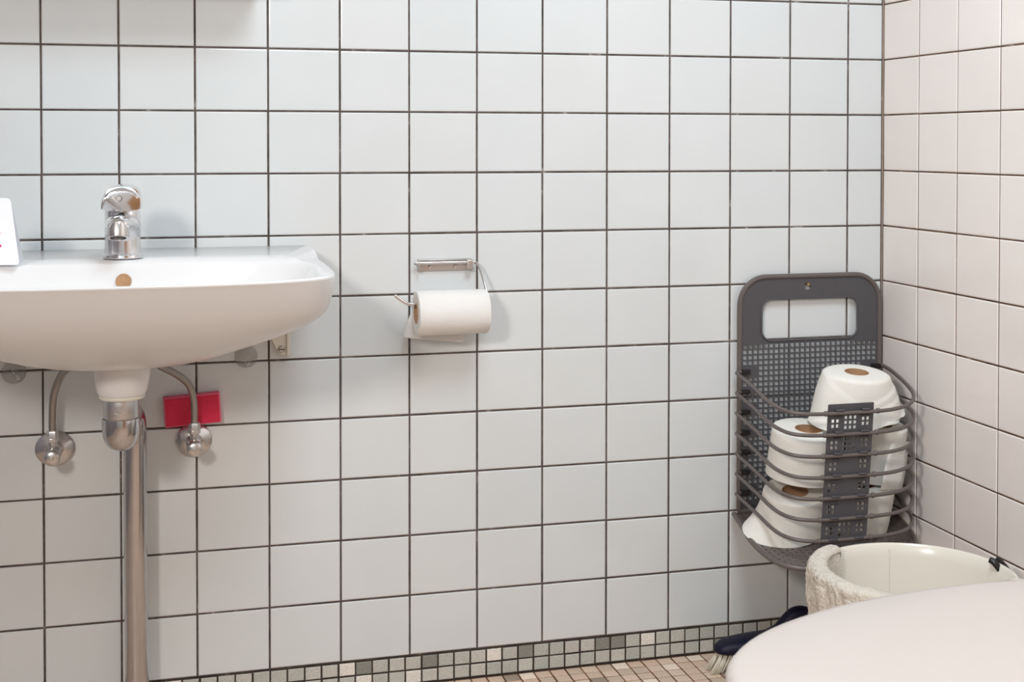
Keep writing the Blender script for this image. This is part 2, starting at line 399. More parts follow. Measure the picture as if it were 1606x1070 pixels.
# ------------------------------------------------------------------ tap
def tap():
    tx, ty = .1295, -.172; z0 = .7695
    t = thing('mixer_tap', 'short chrome single-lever mixer tap standing on the back of the washbasin', 'tap', (tx, ty, z0))
    bm = bmesh.new(); lathe(bm, [(.001, 0), (.0295, 0), (.0305, .0015), (.0300, .0048), (.028, .0068), (.001, .007)], n=56)
    fin('base_ring', bm, CHROME, t)
    bm = bmesh.new()
    lathe(bm, [(.001, .0065), (.0268, .0065), (.0268, .012), (.0262, .035), (.0262, .068), (.0245, .0745), (.001, .0752)], n=56, sx=1.0)
    fin('tap_body', bm, CHROME, t)
    # spout sweeps forward from the body
    bm = bmesh.new(); rings = []
    path = [((0, .004, .040), .026, .026), ((0, -.014, .046), .0262, .024), ((-.001, -.038, .0515), .0235, .0185), ((-.002, -.062, .0545), .0195, .0145), ((-.003, -.082, .0555), .0170, .0120), ((-.0035, -.094, .0550), .0155, .0105), ((-.004, -.100, .0542), .0115, .0075)]
    path = [(Vector(a), b_, c) for a, b_, c in path]
    for i, (c, wx, wz) in enumerate(path):
        a = path[min(i+1, len(path)-1)][0]-path[max(i-1, 0)][0]; a.normalize()
        up = Vector((1, 0, 0)).cross(a).normalized()
        if up.z < 0: up = -up
        rings.append([c+Vector((1, 0, 0))*wx*math.cos(2*PI*k/32)+up*wz*math.sin(2*PI*k/32) for k in range(32)])
    loft(bm, rings); fin('spout', bm, CHROME, t, sharp=60)
    # aerator at the tip, tipped forward
    bm = bmesh.new(); lathe(bm, [(.013, .010), (.0152, .008), (.0155, -.010), (.0148, -.0125), (.0115, -.0125), (.0110, -.006), (.001, -.006)], n=40)
    R = Matrix.Rotation(math.radians(-19), 4, 'X')
    bmesh.ops.transform(bm, matrix=Matrix.Translation((-.004, -.090, .0475)) @ R, verts=bm.verts)
    ae = fin('aerator', bm, CHROME2, t)
    bm = bmesh.new(); lathe(bm, [(.001, -.0058), (.0112, -.0058), (.0112, -.0066), (.001, -.0066)], n=32)
    bmesh.ops.transform(bm, matrix=Matrix.Translation((-.004, -.090, .0475)) @ R, verts=bm.verts)
    fin('outlet_mesh', bm, DARK, ae)
    # lever head: dome with a flat face to the front under a thin lip
    bm = bmesh.new(); rings = []
    secs = [(.026, .3, .012), (.020, .72, .022), (.008, .95, .0285), (-.012, 1.03, .0325), (-.034, 1.03, .0335), (-.052, 1.0, .0320), (-.058, .97, .0305), (-.0585, .93, .0285)]
    for y, s_, h in secs:
        ring = []
        for k in range(40):
            a = 2*PI*k/40; cx, sz = math.cos(a), math.sin(a)
            x = .0288*s_*math.copysign(abs(cx)**.72, cx)
            z = (.0785+ (h*abs(sz)**.85 if sz > 0 else -.0055*abs(sz)**.5*min(1, s_+.1)))
            ring.append((x-.001+.0035*(sz > 0)*sz, y, z))
        rings.append(ring)
    loft(bm, rings); lv = fin('lever', bm, CHROME, t, sharp=50)
    bm = bmesh.new(); lip = []
    for y, wx, zt in ((-.030, .0290, .1108), (-.050, .0305, .1095), (-.062, .0318, .1065), (-.066, .0300, .1045)):
        lip.append([(wx*math.cos(PI*k/20)+.001, y, zt-.0335+.0335*math.sin(PI*k/20)**.8-.010*(1-math.sin(PI*k/20))*0 + .0) for k in range(4, 17)] +
                   [(wx*math.cos(PI*k/20)*.95+.001, y, zt-.0355+.0335*math.sin(PI*k/20)**.8) for k in range(16, 3, -1)])
    loft(bm, lip); fin('lever_lip', bm, CHROME, lv, sharp=60)
    bm = bmesh.new(); lathe(bm, [(.0042, 0), (.0050, -.0006), (.0052, .0008), (.0042, .0012), (.0036, .0002)], (-.004, -.0595, .092), 'y', 28, (False, False))
    o = fin('temperature_ring', bm, CHROME2, lv)
    bm = bmesh.new(); lathe(bm, [(.001, -.0004), (.0036, -.0004), (.0038, .0015), (.001, .0015)], (-.004, -.0592, .092), 'y', 24)
    fin('lever_button', bm, SATIN, lv)
tap()

# ------------------------------------------------------------------ card standing on the basin
def card():
    t = thing('tent_card', 'white tapered card with pink print standing at left end of the washbasin', 'card', (-.0375, -.228, .7692))
    bm = bmesh.new(); prof = []
    # panel leaning back; right edge tapers upwards
    def P(u_, v_, w_):
        return (u_, -.028+v_*.30+w_, v_)
    H = .094; x0, x1b, x1t = -.052, .0275, .0135
    out = [(x0, 0), (x1b-.004, 0), (x1b-.001, .001), (x1b, .004)]
    out += [(x1t+.001, H-.005), (x1t-.001, H-.002), (x1t-.005, H), (x0-.0+.014, H)]
    rings = [[P(a, b_, w_) for a, b_ in out] for w_ in (0, .0022)]
    loft(bm, rings); fin('front_panel', bm, CARDW, t, sharp=30)
    bm = bmesh.new()
    def Q(u_, v_, w_): return (u_, .030-v_*.31+w_, v_)
    rings = [[Q(a, b_, w_) for a, b_ in out] for w_ in (0, .0022)]
    loft(bm, rings); fin('rear_panel', bm, CARDW, t, sharp=30)
    bm = bmesh.new(); pts = rrect(-.030, .0035, .0245, .0290, .0022)
    rings = [[P(a, b_, w_) for a, b_ in pts] for w_ in (-.0004, .0003)]
    loft(bm, rings); o = fin('printed_bar', bm, PINKINK, t, sharp=30); o['label'] = 'pink rounded bar printed low on the card'
    cu = bpy.data.curves.new('txt', 'FONT'); cu.body = 'ar'; cu.size = .007; cu.extrude = .0002; cu.align_x = 'RIGHT'
    ob = bpy.data.objects.new('tmp', cu); C.objects.link(ob); dg = bpy.context.evaluated_depsgraph_get(); dg.update()
    me = bpy.data.meshes.new_from_object(ob.evaluated_get(dg)); bpy.data.objects.remove(ob)
    for v in me.vertices: v.co = Vector(P(v.co.x+.0025, v.co.y+.0415, -.0003-v.co.z))
    o = link('printed_text', me, PINKINK, t, smooth=False)
card()

# ------------------------------------------------------------------ bracket, suction cups
def bracket():
    t = thing('basin_bracket', 'small cream bracket with a screw below the right end of the washbasin', 'bracket', (.376, 0, .585))
    bm = bmesh.new()
    out = [(-.016, .075), (-.016, .034), (-.002, .006), (.003, .001), (.0185, .001), (.0185, .075)]
    loft(bm, [[(a, w_, b_) for a, b_ in out] for w_ in (-.010, -.0002)])
    fin('bracket_plate', bm, CREAM, t, bevel=.0012)
    bm = bmesh.new(); box(bm, .0125, .0185, -.014, -.0098, .001, .075); fin('side_flange', bm, CREAM, t, bevel=.001)
    bm = bmesh.new(); lathe(bm, [(.0005, -.0130), (.0045, -.0128), (.0062, -.0112), (.0062, -.0098), (.0005, -.0098)], (.004, 0, .011), 'y', 24)
    s_ = fin('screw', bm, STEEL, t)
    bm = bmesh.new(); box(bm, -.0008, .0088, -.0133, -.0126, .0103, .0117); fin('screw_slot', bm, DARK, s_, smooth=False)
bracket()
def suction(x, z, label, rot):
    t = thing('suction_hook', label, 'hook', (x, 0, z))
    bm = bmesh.new(); lathe(bm, [(.0005, -.0002), (.019, -.0002), (.0192, -.0014), (.016, -.003), (.010, -.0062), (.006, -.009), (.006, -.014), (.0005, -.0145)], n=36, axis='y')
    fin('suction_cup', bm, CLEAR, t)
    bm = bmesh.new(); pts = [(0, -.013, .002), (.002, -.016, -.006), (.004, -.022, -.012), (.006, -.028, -.010), (.007, -.030, -.004)]
    R = Matrix.Rotation(rot, 3, 'Y'); tube(bm, [R @ Vector(p) for p in catmull(pts, 4)], .0022, 10)
    fin('hook', bm, CLEAR, t)
suction(.322, .585, 'clear suction hook on the tile beneath the right part of the washbasin', .4)
suction(-.044, .575, 'clear suction hook under the washbasin at the left edge of the photo', -.3)

# ------------------------------------------------------------------ waste trap and pipe
def trap():
    t = thing('waste_pipe', 'chrome waste trap and thick drain pipe running from washbasin to floor', 'pipe', (.143, -.05, 0))
    ox, oy = .1262-.143, -.20+.05
    bm = bmesh.new()
    lathe(bm, [(.001, .5617), (.0245, .5617), (.0252, .5605), (.0255, .559), (.0255, .5285), (.0245, .527), (.001, .527)], (ox, oy, 0), n=52)
    tp = fin('tailpiece', bm, SATIN, t)
    bm = bmesh.new(); n_ = 28
    tube(bm, [(ox-.001+.0078*math.cos(2*PI*k/n_), oy-math.sqrt(.0259**2-(.0078*math.cos(2*PI*k/n_))**2), .5465+.0046*math.sin(2*PI*k/n_)) for k in range(n_)], .00035, 6, closed=True)
    w_ = [(-.004, 0), (-.002, .0018), (0, -.0004), (.002, .0018), (.004, -.0002)]
    tube(bm, [(ox-.001+a, oy-.0259, .5465+b_) for a, b_ in w_], .0003, 6)
    tube(bm, [(ox-.001+a, oy-.0259, .5435+b_*.5) for a, b_ in w_], .0003, 6)
    tube(bm, [(ox-.001+a*.9, oy-.0258, .5530+abs(b_)*.7) for a, b_ in w_], .0003, 6)
    fin('engraved_mark', bm, CHROME2, tp)
    bm = bmesh.new(); pr = [(.001, .5335), (.0255, .5335), (.0272, .532), (.0277, .529), (.0275, .520)]
    for k in range(1, 13):
        a = k/12*PI/2; pr.append((.0274*math.cos(a)**.8 if k < 12 else .0005, .516-.0330*math.sin(a)))
    lathe(bm, pr, (ox, oy, 0), n=52); fin('trap_cup', bm, CHROME3, t)
    bm = bmesh.new(); pts = catmull([(ox, oy+.01, .506), (ox+.006, oy+.05, .512), (-.008, -.035, .514), (-.002, -.006, .503), (0, 0, .480), (0, 0, .45), (0, 0, .3), (.001, 0, .15), (.002, 0, .0)], 7)
    tube(bm, pts, .0185, 40); fin('drain_tube', bm, CHROME3, t, sharp=0)
    bm = bmesh.new(); lathe(bm, [(.019, .012), (.030, .008), (.034, .0005), (.019, .0005)], (.002, 0, 0), n=40, caps=(False, False))
    fin('floor_flange', bm, CHROME, t)
trap()

def valve(x, z, label, hose_pts, hlabel, rx, kdx):
    t = thing('stop_valve', label, 'valve', (x, 0, z))
    bm = bmesh.new(); lathe(bm, [(.012, -.0105), (.0135, -.0110), (.0255, -.0055), (.0282, -.0030), (.0282, -.0002), (.012, -.0002)], (0, 0, 0), 'y', 52, sx=rx)
    fin('rosette', bm, CHROME2, t)
    bm = bmesh.new(); lathe(bm, [(.0005, -.052), (.0085, -.052), (.0095, -.049), (.0095, -.042), (.0115, -.040), (.0115, -.030), (.0125, -.028), (.0125, -.0105), (.0005, -.0105)], (0, 0, 0), 'y', 36)
    lathe(bm, [(.0075, .0), (.0075, .020), (.0005, .020)], (kdx, -.034, 0), 'z', 28)
    fin('valve_body', bm, CHROME2, t)
    bm = bmesh.new(); lathe(bm, [(.0005, -.066), (.0050, -.066), (.0105, -.0645), (.0125, -.0625), (.0130, -.060), (.0130, -.053), (.0105, -.0515), (.0005, -.0515)], (kdx*.5, 0, -.002), 'y', 44)
    kn = fin('valve_knob', bm, CHROME2, t)
    bm = bmesh.new(); lathe(bm, [(.0005, -.0685), (.0022, -.0682), (.0030, -.0662), (.0038, -.0660), (.0005, -.0655)], (kdx*.5, 0, -.002), 'y', 24)
    fin('knob_screw', bm, STEEL, kn)
    bm = bmesh.new(); lathe(bm, [(.0075, .018), (.0098, .0185), (.0098, .0235), (.0092, .024), (.0098, .0245), (.0098, .0335), (.0082, .0365), (.004, .037)], (kdx, -.034, 0), 'z', 6, caps=(True, True))
    fin('compression_nut', bm, CHROME2, t, bevel=.0007)
    h = bpy.data.objects  # hose: a thing of its own
    bm = bmesh.new(); tube(bm, catmull(hose_pts, 8), .0058, 16)
    o = fin('supply_hose', bm, HOSE, None); tag(o, hlabel, 'hose')
valve(.018, .448, 'chrome stop valve on round rosette left of the drain pipe', [(.0165, -.034, .482), (.0165, -.035, .505), (.019, -.040, .540), (.029, -.055, .570), (.044, -.085, .592), (.060, -.120, .612)],
      'metal supply hose curving up to the basin on the left of the drain', 1.10, -.0015)
valve(.236, .449, 'chrome stop valve on round rosette below the red sponge', [(.2365, -.034, .483), (.2365, -.034, .505), (.2345, -.035, .530), (.226, -.045, .552), (.206, -.065, .572), (.183, -.095, .590), (.165, -.125, .612)],
      'metal supply hose crossing in front of the red sponge', 1.04, .0005)

def pad():
    t = thing('cleaning_sponge', 'flat rectangular red sponge leaning on the wall behind the right supply hose', 'sponge', (.234, 0, .4765))
    c = math.radians(3.2)
    bm = bmesh.new(); box(bm, -.0455, .0455, -.0155, -.0006, .0, .0505)
    bmesh.ops.rotate(bm, verts=bm.verts, cent=(0, 0, .025), matrix=Matrix.Rotation(-c, 3, 'Y'))
    fin('sponge_back', bm, PINK, t, bevel=.002, seg=3)
    bm = bmesh.new(); box(bm, -.0425, .0425, -.0172, -.0150, .0025, .047)
    bmesh.ops.rotate(bm, verts=bm.verts, cent=(0, 0, .025), matrix=Matrix.Rotation(-c, 3, 'Y'))
    o = fin('sponge_face', bm, RED, t, bevel=.0012, seg=3); o['label'] = 'deep red face'
pad()

# ------------------------------------------------------------------ toilet paper holder and roll
def holder():
    t = thing('paper_holder', 'steel wall holder with a bent wire arm for toilet paper', 'toilet paper holder', (.662, 0, .73))
    bm = bmesh.new(); box(bm, -.047, .047, -.0022, -.0002, -.0095, .0115); box(bm, -.047, .047, -.011, -.0002, .0098, .0115)
    box(bm, -.0485, -.0465, -.017, -.0002, -.0095, .0115)
    fin('wall_plate', bm, STEEL, t, bevel=.0006)
    bm = bmesh.new(); box(bm, .036, .047, -.0185, -.002, -.007, .010); fin('hinge_block', bm, STEEL, t, bevel=.0015)
    for sx in (-.027, .018):
        bm = bmesh.new(); lathe(bm, [(.0005, -.0048), (.0025, -.0046), (.0037, -.0032), (.0037, -.002), (.0005, -.002)], (sx, 0, -.002), 'y', 20)
        fin('screw', bm, CHROME, t)
    bm = bmesh.new()
    P = [(-.053, -.0125, .0055), (-.05, -.0125, .0055), (.02, -.0125, .0055), (.047, -.0128, .0055), (.052, -.0140, .0045), (.0565, -.021, -.001), (.0595, -.038, -.020), (.0625, -.056, -.046), (.0628, -.060, -.0535), (.060, -.0625, -.0580), (.053, -.0635, -.0590), (.0, -.0640, -.0590), (-.058, -.0640, -.0590), (-.070, -.0640, -.0585), (-.078, -.0640, -.0570), (-.086, -.0635, -.0525), (-.0985, -.0625, -.0430)]
    tube(bm, catmull(P, 5), .0027, 12); fin('wire_arm', bm, CHROME, t)
holder()
def roll_on_holder():
    x0, x1, yc, zc, R = .5985, .7205, -.0640, .6560, .0382
    t = thing('toilet_roll', 'white toilet roll hanging on the wall holder with a sheet loose behind', 'toilet roll', (.66, yc, zc))
    bm = bmesh.new(); ln = x1-x0
    pr = [(.0172, -ln/2+.001), (.0180, -ln/2+.0003), (.034, -ln/2), (R-.0012, -ln/2+.0004), (R, -ln/2+.002), (R*.998, -ln*.25), (R*.992, 0), (R*.99, ln*.25), (R*.985, ln/2-.002), (R*.95, ln/2), (.018, ln/2), (.0172, ln/2-.001)]
    Rr = lathe(bm, pr, axis='x', n=80, caps=(False, False))
    a, b_ = Rr[0], Rr[-1]
    for i in range(80): bm.faces.new((a[i], b_[i], b_[(i+1) % 80], a[(i+1) % 80]))
    for v in bm.verts:
        rad = math.hypot(v.co.y, v.co.z)
        if rad > .03:
            th = math.atan2(v.co.z, v.co.y)
            k = 1+.012*math.sin(2*th+.6)+.006*math.sin(5*th+v.co.x*40)
            v.co.y *= k; v.co.z *= k
    pb = fin('paper', bm, PAPERW, t, sharp=50)
    bm = bmesh.new(); lathe(bm, [(.0160, -ln/2-.0004), (.0172, -ln/2-.0004), (.0172, ln/2+.0004), (.0160, ln/2+.0004)], axis='x', n=48, caps=(False, False))
    o = fin('cardboard_core', bm, CARD, t); o['label'] = 'brown cardboard tube'
    # loose sheet from the back of the roll
    bm = bmesh.new(); nu, nv = 14, 22; G = []
    for j in range(nv+1):
        v = j/nv; row = []
        for i in range(nu+1):
            uu = i/nu
            xt = -ln/2+.001+uu*(ln-.004)
            xb = -.0765+uu*.1045; zb = -.0455-.0125*uu
            if v < .35:   # wraps over the top and back of the roll
                a = math.radians(118+(v/.35)*55) if False else math.radians(60-(v/.35)*60)
                y_ = (R+.0008)*math.cos(a); z_ = (R+.0008)*math.sin(a); x_ = xt
            else:
                s_ = (v-.35)/.65; s2 = s_**.8
                y_ = (R+.0008)-.004*s_+.0015*math.sin(uu*5+s_*3)*s_; z_ = s_*zb; x_ = xt*(1-s2)+xb*s2
            row.append(bm.verts.new((x_, y_, z_)))
        G.append(row)
    for j in range(nv):
        for i in range(nu): bm.faces.new((G[j][i], G[j][i+1], G[j+1][i+1], G[j+1][i]))
    o = fin('loose_sheet', bm, PAPERW, t, sharp=0); md = o.modifiers.new('s', 'SOLIDIFY'); md.thickness = .0005; md.offset = 0
roll_on_holder()

# ------------------------------------------------------------------ wall basket
T_ = .158
def basket():
    bx, bz = 1.355, .262
    t = thing('storage_basket', 'tall grey perforated plastic basket with seven rails hanging in the wall corner', 'basket', (bx, 0, bz))
    # back panel
    out = rrect(1.2145, 1.5020, .262, .6955, (.004, .004, .052, .052), 10)
    loops = [out, rrect(1.2585, 1.4555, .5760, .6540, .020, 6), circ(1.352, .6755, .0068, 18, 1.12)]
    clipz = [.524-.0372*k for k in range(7)]
    nx, nz = 26, 29
    for i in range(nx):
        for j in range(nz):
            x = 1.2255+i*.0106; z = .5665-j*.0100
            if (i < 3 or i > nx-4) and any(abs(z-c) < .0085 for c in clipz): continue
            loops.append([(x-.0037, z-.0034), (x+.0037, z-.0034), (x+.0037, z+.0034), (x-.0037, z+.0034)])
    bm = sheet(loops, .0012, lambda a, b_, w_: (a-bx, -.0105+w_, b_-bz))
    bp = fin('back_panel', bm, GREYP, t, smooth=False)
    bm = bmesh.new(); P = [(a-bx, -.0110, b_-bz) for a, b_ in out]
    tube(bm, P, .0046, 10, closed=True); fin('panel_rim', bm, GREYR, bp)
    bm = bmesh.new(); tube(bm, [(a-bx, -.0115, b_-bz) for a, b_ in rrect(1.2585, 1.4555, .5760, .6540, .020, 6)], .0020, 8, closed=True)
    fin('grip_edge', bm, GREYP, bp)
    # rails, level k, sloping gently down to the front
    top = [(1.222, -.0165), (1.209, -.0165), (1.2045, -.024), (1.2045, -.055), (1.2025, -.100), (1.197, -.155), (1.1985, -.195), (1.212, -.226), (1.248, -.239), (1.308, -.2415), (1.388, -.2385), (1.440, -.217), (1.473, -.178), (1.492, -.125), (1.5065, -.050), (1.5065, -.018), (1.496, -.0165)]
    low = [(1.222, -.0165), (1.209, -.0165), (1.2045, -.024), (1.2050, -.055), (1.2060, -.110), (1.206, -.160), (1.213, -.193), (1.232, -.215), (1.262, -.2245), (1.308, -.2255), (1.396, -.2225), (1.446, -.205), (1.476, -.170), (1.491, -.120), (1.5065, -.050), (1.5065, -.018), (1.496, -.0165)]
    for k in range(7):
        s_ = k/6; z0 = .524-.0372*k
        pts = []
        for (xa, ya_), (xb, yb) in zip(top, low):
            x, y = xa*(1-s_)+xb*s_, ya_*(1-s_)+yb*s_
            pts.append((x-bx, y, z0+T_*y-bz))
        bm = bmesh.new(); tube(bm, catmull(pts, 6), .00335, 12)
        # small collars beside the front panel
        for xc in (1.268-.004*s_, 1.366-.004*s_):
            yc = -.2398*(1-s_)-.2245*s_
            lathe(bm, [(.0034, -.003), (.0046, -.0022), (.0046, .0022), (.0034, .003)], (xc-bx, yc, z0+T_*yc-bz), 'x', 14)
        rl = fin('rail', bm, GREYR, t, sharp=0)
        for xx, sg in ((1.2125, 1), (1.5045, -1)):
            bm = bmesh.new(); box(bm, min(xx+.003*sg, xx+.020*sg)-bx, max(xx+.003*sg, xx+.020*sg)-bx, -.0200, -.0112, z0-bz-.0065, z0-bz+.0015)
            fin('rail_clip', bm, BLACK, rl, bevel=.0006)
    # front panel with square perforation in blocks
    fy = -.236
    zt, zb = .5005, .233
    px0, px1 = 1.2745, 1.3600
    loops = [rrect(px0, px1, zb, zt, .0015, 2)]
    def blk(cx, cz, nx_, nz_, p=.0086, h=.0029):
        for i in range(nx_):
            for j in range(nz_):
                x = cx+(i-(nx_-1)/2)*p; z = cz+(j-(nz_-1)/2)*p
                loops.append([(x-h, z-h), (x+h, z-h), (x+h, z+h), (x-h, z+h)])
    gz = [.524+T_*fy-.0372*k for k in range(7)]
    cxm = (px0+px1)/2
    for k in range(6):
        z = (gz[k]+gz[k+1])/2
        blk(cxm-.0285, z-.001, 2, 2); blk(cxm+.0285, z+.001, 2, 2)
        if k < 2: blk(cxm, z, 3, 3)
        if k == 5: blk(cxm, z, 3, 3, .0088)
    blk(cxm-.006, gz[6]-.016, 5, 2)
    def F3(a, b_, w_):
        k = (zt-b_)/(zt-zb)
        return (a-.006*k-bx, fy+.016*k+w_, b_-bz)
    bm = sheet(loops, .0026, F3)
    fp = fin('front_panel', bm, GREYP, t, smooth=False)
    for k in range(7):
        kk = (zt-gz[k])/(zt-zb); xo = -.006*kk; yo = fy+.016*kk
        for sx in (-.0235, .0255):
            bm = bmesh.new(); box(bm, cxm+sx+xo-.008-bx, cxm+sx+xo+.008-bx, yo-.010, yo-.001, gz[k]+.0025-bz, gz[k]+.0058-bz)
            box(bm, cxm+sx+xo-.007-bx, cxm+sx+xo+.008-bx, yo-.0045, yo-.001, gz[k]-.0085-bz, gz[k]-.0062-bz)
            fin('panel_clip', bm, GREYP, fp, bevel=.0012)
    # bottom tray with slots
    tr = [(1.2055, -.009), (1.198, -.060), (1.189, -.118), (1.1895, -.165), (1.197, -.200), (1.218, -.224), (1.252, -.236), (1.300, -.239), (1.385, -.237), (1.436, -.221), (1.470, -.192), (1.492, -.145), (1.505, -.080), (1.508, -.009)]
    ol = [(p.x, p.y) for p in catmull([(a, b_, 0) for a, b_ in tr], 4)]
    loops = [ol]
    olv = [Vector((a, b_)) for a, b_ in ol]
    for d_ in range(7):
        off = .0105+.0115*d_; ins = []
        for i in range(1, len(olv)-1):
            tg = (olv[i+1]-olv[i-1]).normalized(); nn = Vector((-tg.y, tg.x)); q = olv[i]+nn*off
            if (Vector((1.355, -.11))-q).length < (Vector((1.355, -.11))-olv[i]).length: ins.append(q)
        ins = [q for q in ins if q.y < -.02 and min((q-p_).length for p_ in olv) > off*.93]
        acc = (d_ % 2)*.006
        for a_, b_ in zip(ins, ins[1:]):
            L_ = (b_-a_).length
            if L_ > .03: acc = 0; continue
            tg = (b_-a_).normalized() if L_ > 1e-6 else Vector((1, 0)); nn = Vector((-tg.y, tg.x))
            while acc < L_:
                c_ = a_+tg*acc
                loops.append([tuple(c_-tg*.0038-nn*.0021), tuple(c_+tg*.0038-nn*.0021), tuple(c_+tg*.0038+nn*.0021), tuple(c_-tg*.0038+nn*.0021)])
                acc += .0125
            acc -= L_
    def T3(a, b_, w_): return (a-bx, b_, .2595+T_*b_+w_-bz)
    bm = sheet(loops, .003, T3); ty = fin('bottom_tray', bm, GREYR, t, smooth=False)
    bm = bmesh.new(); tube(bm, [T3(a, b_, 0) for a, b_ in ol], .0048, 10, closed=False); fin('tray_rim', bm, GREYR, ty)
    s_ = thing('wall_screw', 'round brass-coloured screw head above the grey basket handle', 'screw', (1.352, 0, .6795))
    bm = bmesh.new(); lathe(bm, [(.0005, -.0165), (.0022, -.0163), (.0034, -.0148), (.0034, -.0140), (.0016, -.0138), (.0016, -.0002), (.0005, -.0002)], (0, 0, 0), 'y', 20)
    fin('screw_head', bm, mat('brass', (.5, .38, .2), .35, metal=1), s_)
basket()

def tissue(x, y, z, h, rt, rb, label, tilt=(8, 0), flare=None, seed=1, core=.0205, facets=0.0, spin=0, group=None, loose=False):
    """standing toilet roll, base at (x, y, z); rt, rb radii at top and bottom"""
    t = thing('toilet_roll', label, 'toilet roll', (x, y, z))
    rr = random.Random(seed); ph = [rr.uniform(0, 6) for _ in range(5)]
    bm = bmesh.new(); n = 144; SXX = 1.12
    levels = [(0, 'in'), (0, 'o'), (.02, 'o'), (.15, 'o'), (.3, 'o'), (.45, 'o'), (.6, 'o'), (.75, 'o'), (.88, 'o'), (.955, 'o'), (.988, 'o2'), (1.0, 'o3'), (1.002, 'm'), (1.0, 'in'), (.97, 'in')]
    if loose:
        levels = [(0, 'in'), (0, 'o')]+[(v_/24, 'o') for v_ in range(1, 22)]+[(.92, 'o'), (.955, 'o'), (.98, 'o4'), (.992, 'o5'), (1.0, 'm'), (1.0, 'in'), (.97, 'in')]
    rings = []
    for v, kd in levels:
        ring = []
        for i in range(n):
            a = 2*PI*i/n; v = min(v, 1.0)
            R = rb+(rt-rb)*v**.8
            if facets:
                R *= 1+facets*(1-.4*v)*(.5*math.sin(3*a+ph[0]+v*1.5)+.35*math.sin(5*a+ph[1]-v)+.25*math.sin(8*a+ph[2]+2*v))
            if flare: R += flare(a, v)
            if loose and kd == 'o':
                R *= 1-.10*max(0, v-.45)**2/.3025
                for a0, v0, sl, am in ((3.6, .15, .22, .0030), (4.6, .30, .16, .0038), (5.2, .62, .20, .0026), (3.9, .72, -.35, .0022), (5.8, .05, .35, .0034)):
                    da = (a-a0+PI) % (2*PI)-PI
                    if abs(da) < 1.5:
                        d_ = v-(v0+sl*da)
                        if d_ > 0: R -= am*math.cos(da*PI/3)*math.exp(-d_*3)*min(1, d_*30)
            if kd == 'o4': R *= .84
            if kd == 'o5': R *= .76
            if kd == 'o2': R *= .985
            if kd == 'o3': R *= .95
            if kd == 'm': R *= .6
            if kd == 'in': R = core+.0012
            zz = v*h
            if kd == 'm': zz += .0006*math.sin(2*a)
            if loose: zz += .022*max(0, math.cos(a+.5))**1.5*(1-v)**1.5
            ring.append((R*math.cos(a)*SXX, R*math.sin(a), zz))
        rings.append(ring)
    Rr = loft(bm, rings, (False, False))
    a_, b_ = Rr[0], Rr[-1]
    for i in range(n): bm.faces.new((a_[i], b_[i], b_[(i+1) % n], a_[(i+1) % n]))
    MT = Matrix.Rotation(math.radians(tilt[0]), 4, 'X') @ Matrix.Rotation(math.radians(tilt[1]), 4, 'Y') @ Matrix.Rotation(spin, 4, 'Z')
    bm.transform(MT)
    fin('paper', bm, PAPER, t, sharp=48)
    bm = bmesh.new()
    Rr = lathe(bm, [(core, .001), (core+.001, .001), (core+.001, h+.0004), (core, h+.0004)], n=40, sx=SXX, caps=(False, False))
    for i in range(40): bm.faces.new((Rr[0][i], Rr[3][i], Rr[3][(i+1) % 40], Rr[0][(i+1) % 40]))
    bm.transform(MT); o = fin('cardboard_core', bm, CARD, t); o['label'] = 'brown cardboard tube'
    return t
def fl_bl(a, v):   # skirt spreading to the left and front
    return .026*max(0, math.cos(a-math.radians(190)))**1.5*(1-v)**2.2
def fl_top(a, v):
    return .012*max(0, math.cos(a-math.radians(-15)))**2*(1-v)+.007*max(0, math.cos(a-math.radians(215)))**2*(1-v)
R_BL = tissue(1.278, -.0985, .2535, .073, .0510, .0585, 'crumpled toilet roll spreading at its foot, lowest left in the grey basket', (15, -3), fl_bl, 3, facets=.010)
R_BR = tissue(1.404, -.110, .2455, .084, .0540, .0455, 'toilet roll narrowing downwards, lowest right in the basket behind the front panel', (8, 0), None, 5, facets=.01)
R_ML = tissue(1.288, -.120, .3530, .085, .0575, .0605, 'neat toilet roll at left in the grey basket, middle layer', (9, 2), None, 8, facets=.002)
R_MR = tissue(1.434, -.105, .3350, .100, .0470, .0430, 'toilet roll with loose end at right in the grey basket, middle layer', (7, 4), None, 9, facets=.012)
R_TP = tissue(1.384, -.119, .4440, .091, .0590, .0700, 'loosely wrapped toilet roll on top of the others in the grey basket', (9, 1), fl_top, 12, facets=.030, core=.0185, loose=True)
def flap(parent, pts, name='loose_sheet'):
    bm = bmesh.new(); vs = [bm.verts.new(p) for p in pts]
    bm.faces.new(vs[:4]) if len(vs) == 4 else bm.faces.new(vs)
    bmesh.ops.subdivide_edges(bm, edges=bm.edges, cuts=4, use_grid_fill=True)
    for v in bm.verts: v.co.y += .0015*math.sin(v.co.x*90+v.co.z*60)
    o = fin(name, bm, PAPER, parent, sharp=0); md = o.modifiers.new('s', 'SOLIDIFY'); md.thickness = .0006
flap(R_MR, [(-.020, -.062, -.006), (.030, -.052, -.012), (.059, -.030, .068), (.002, -.060, .075)])
flap(R_TP, [(.020, -.078, .004), (.055, -.064, .006), (.101, -.014, .014), (.086, -.026, .030)])

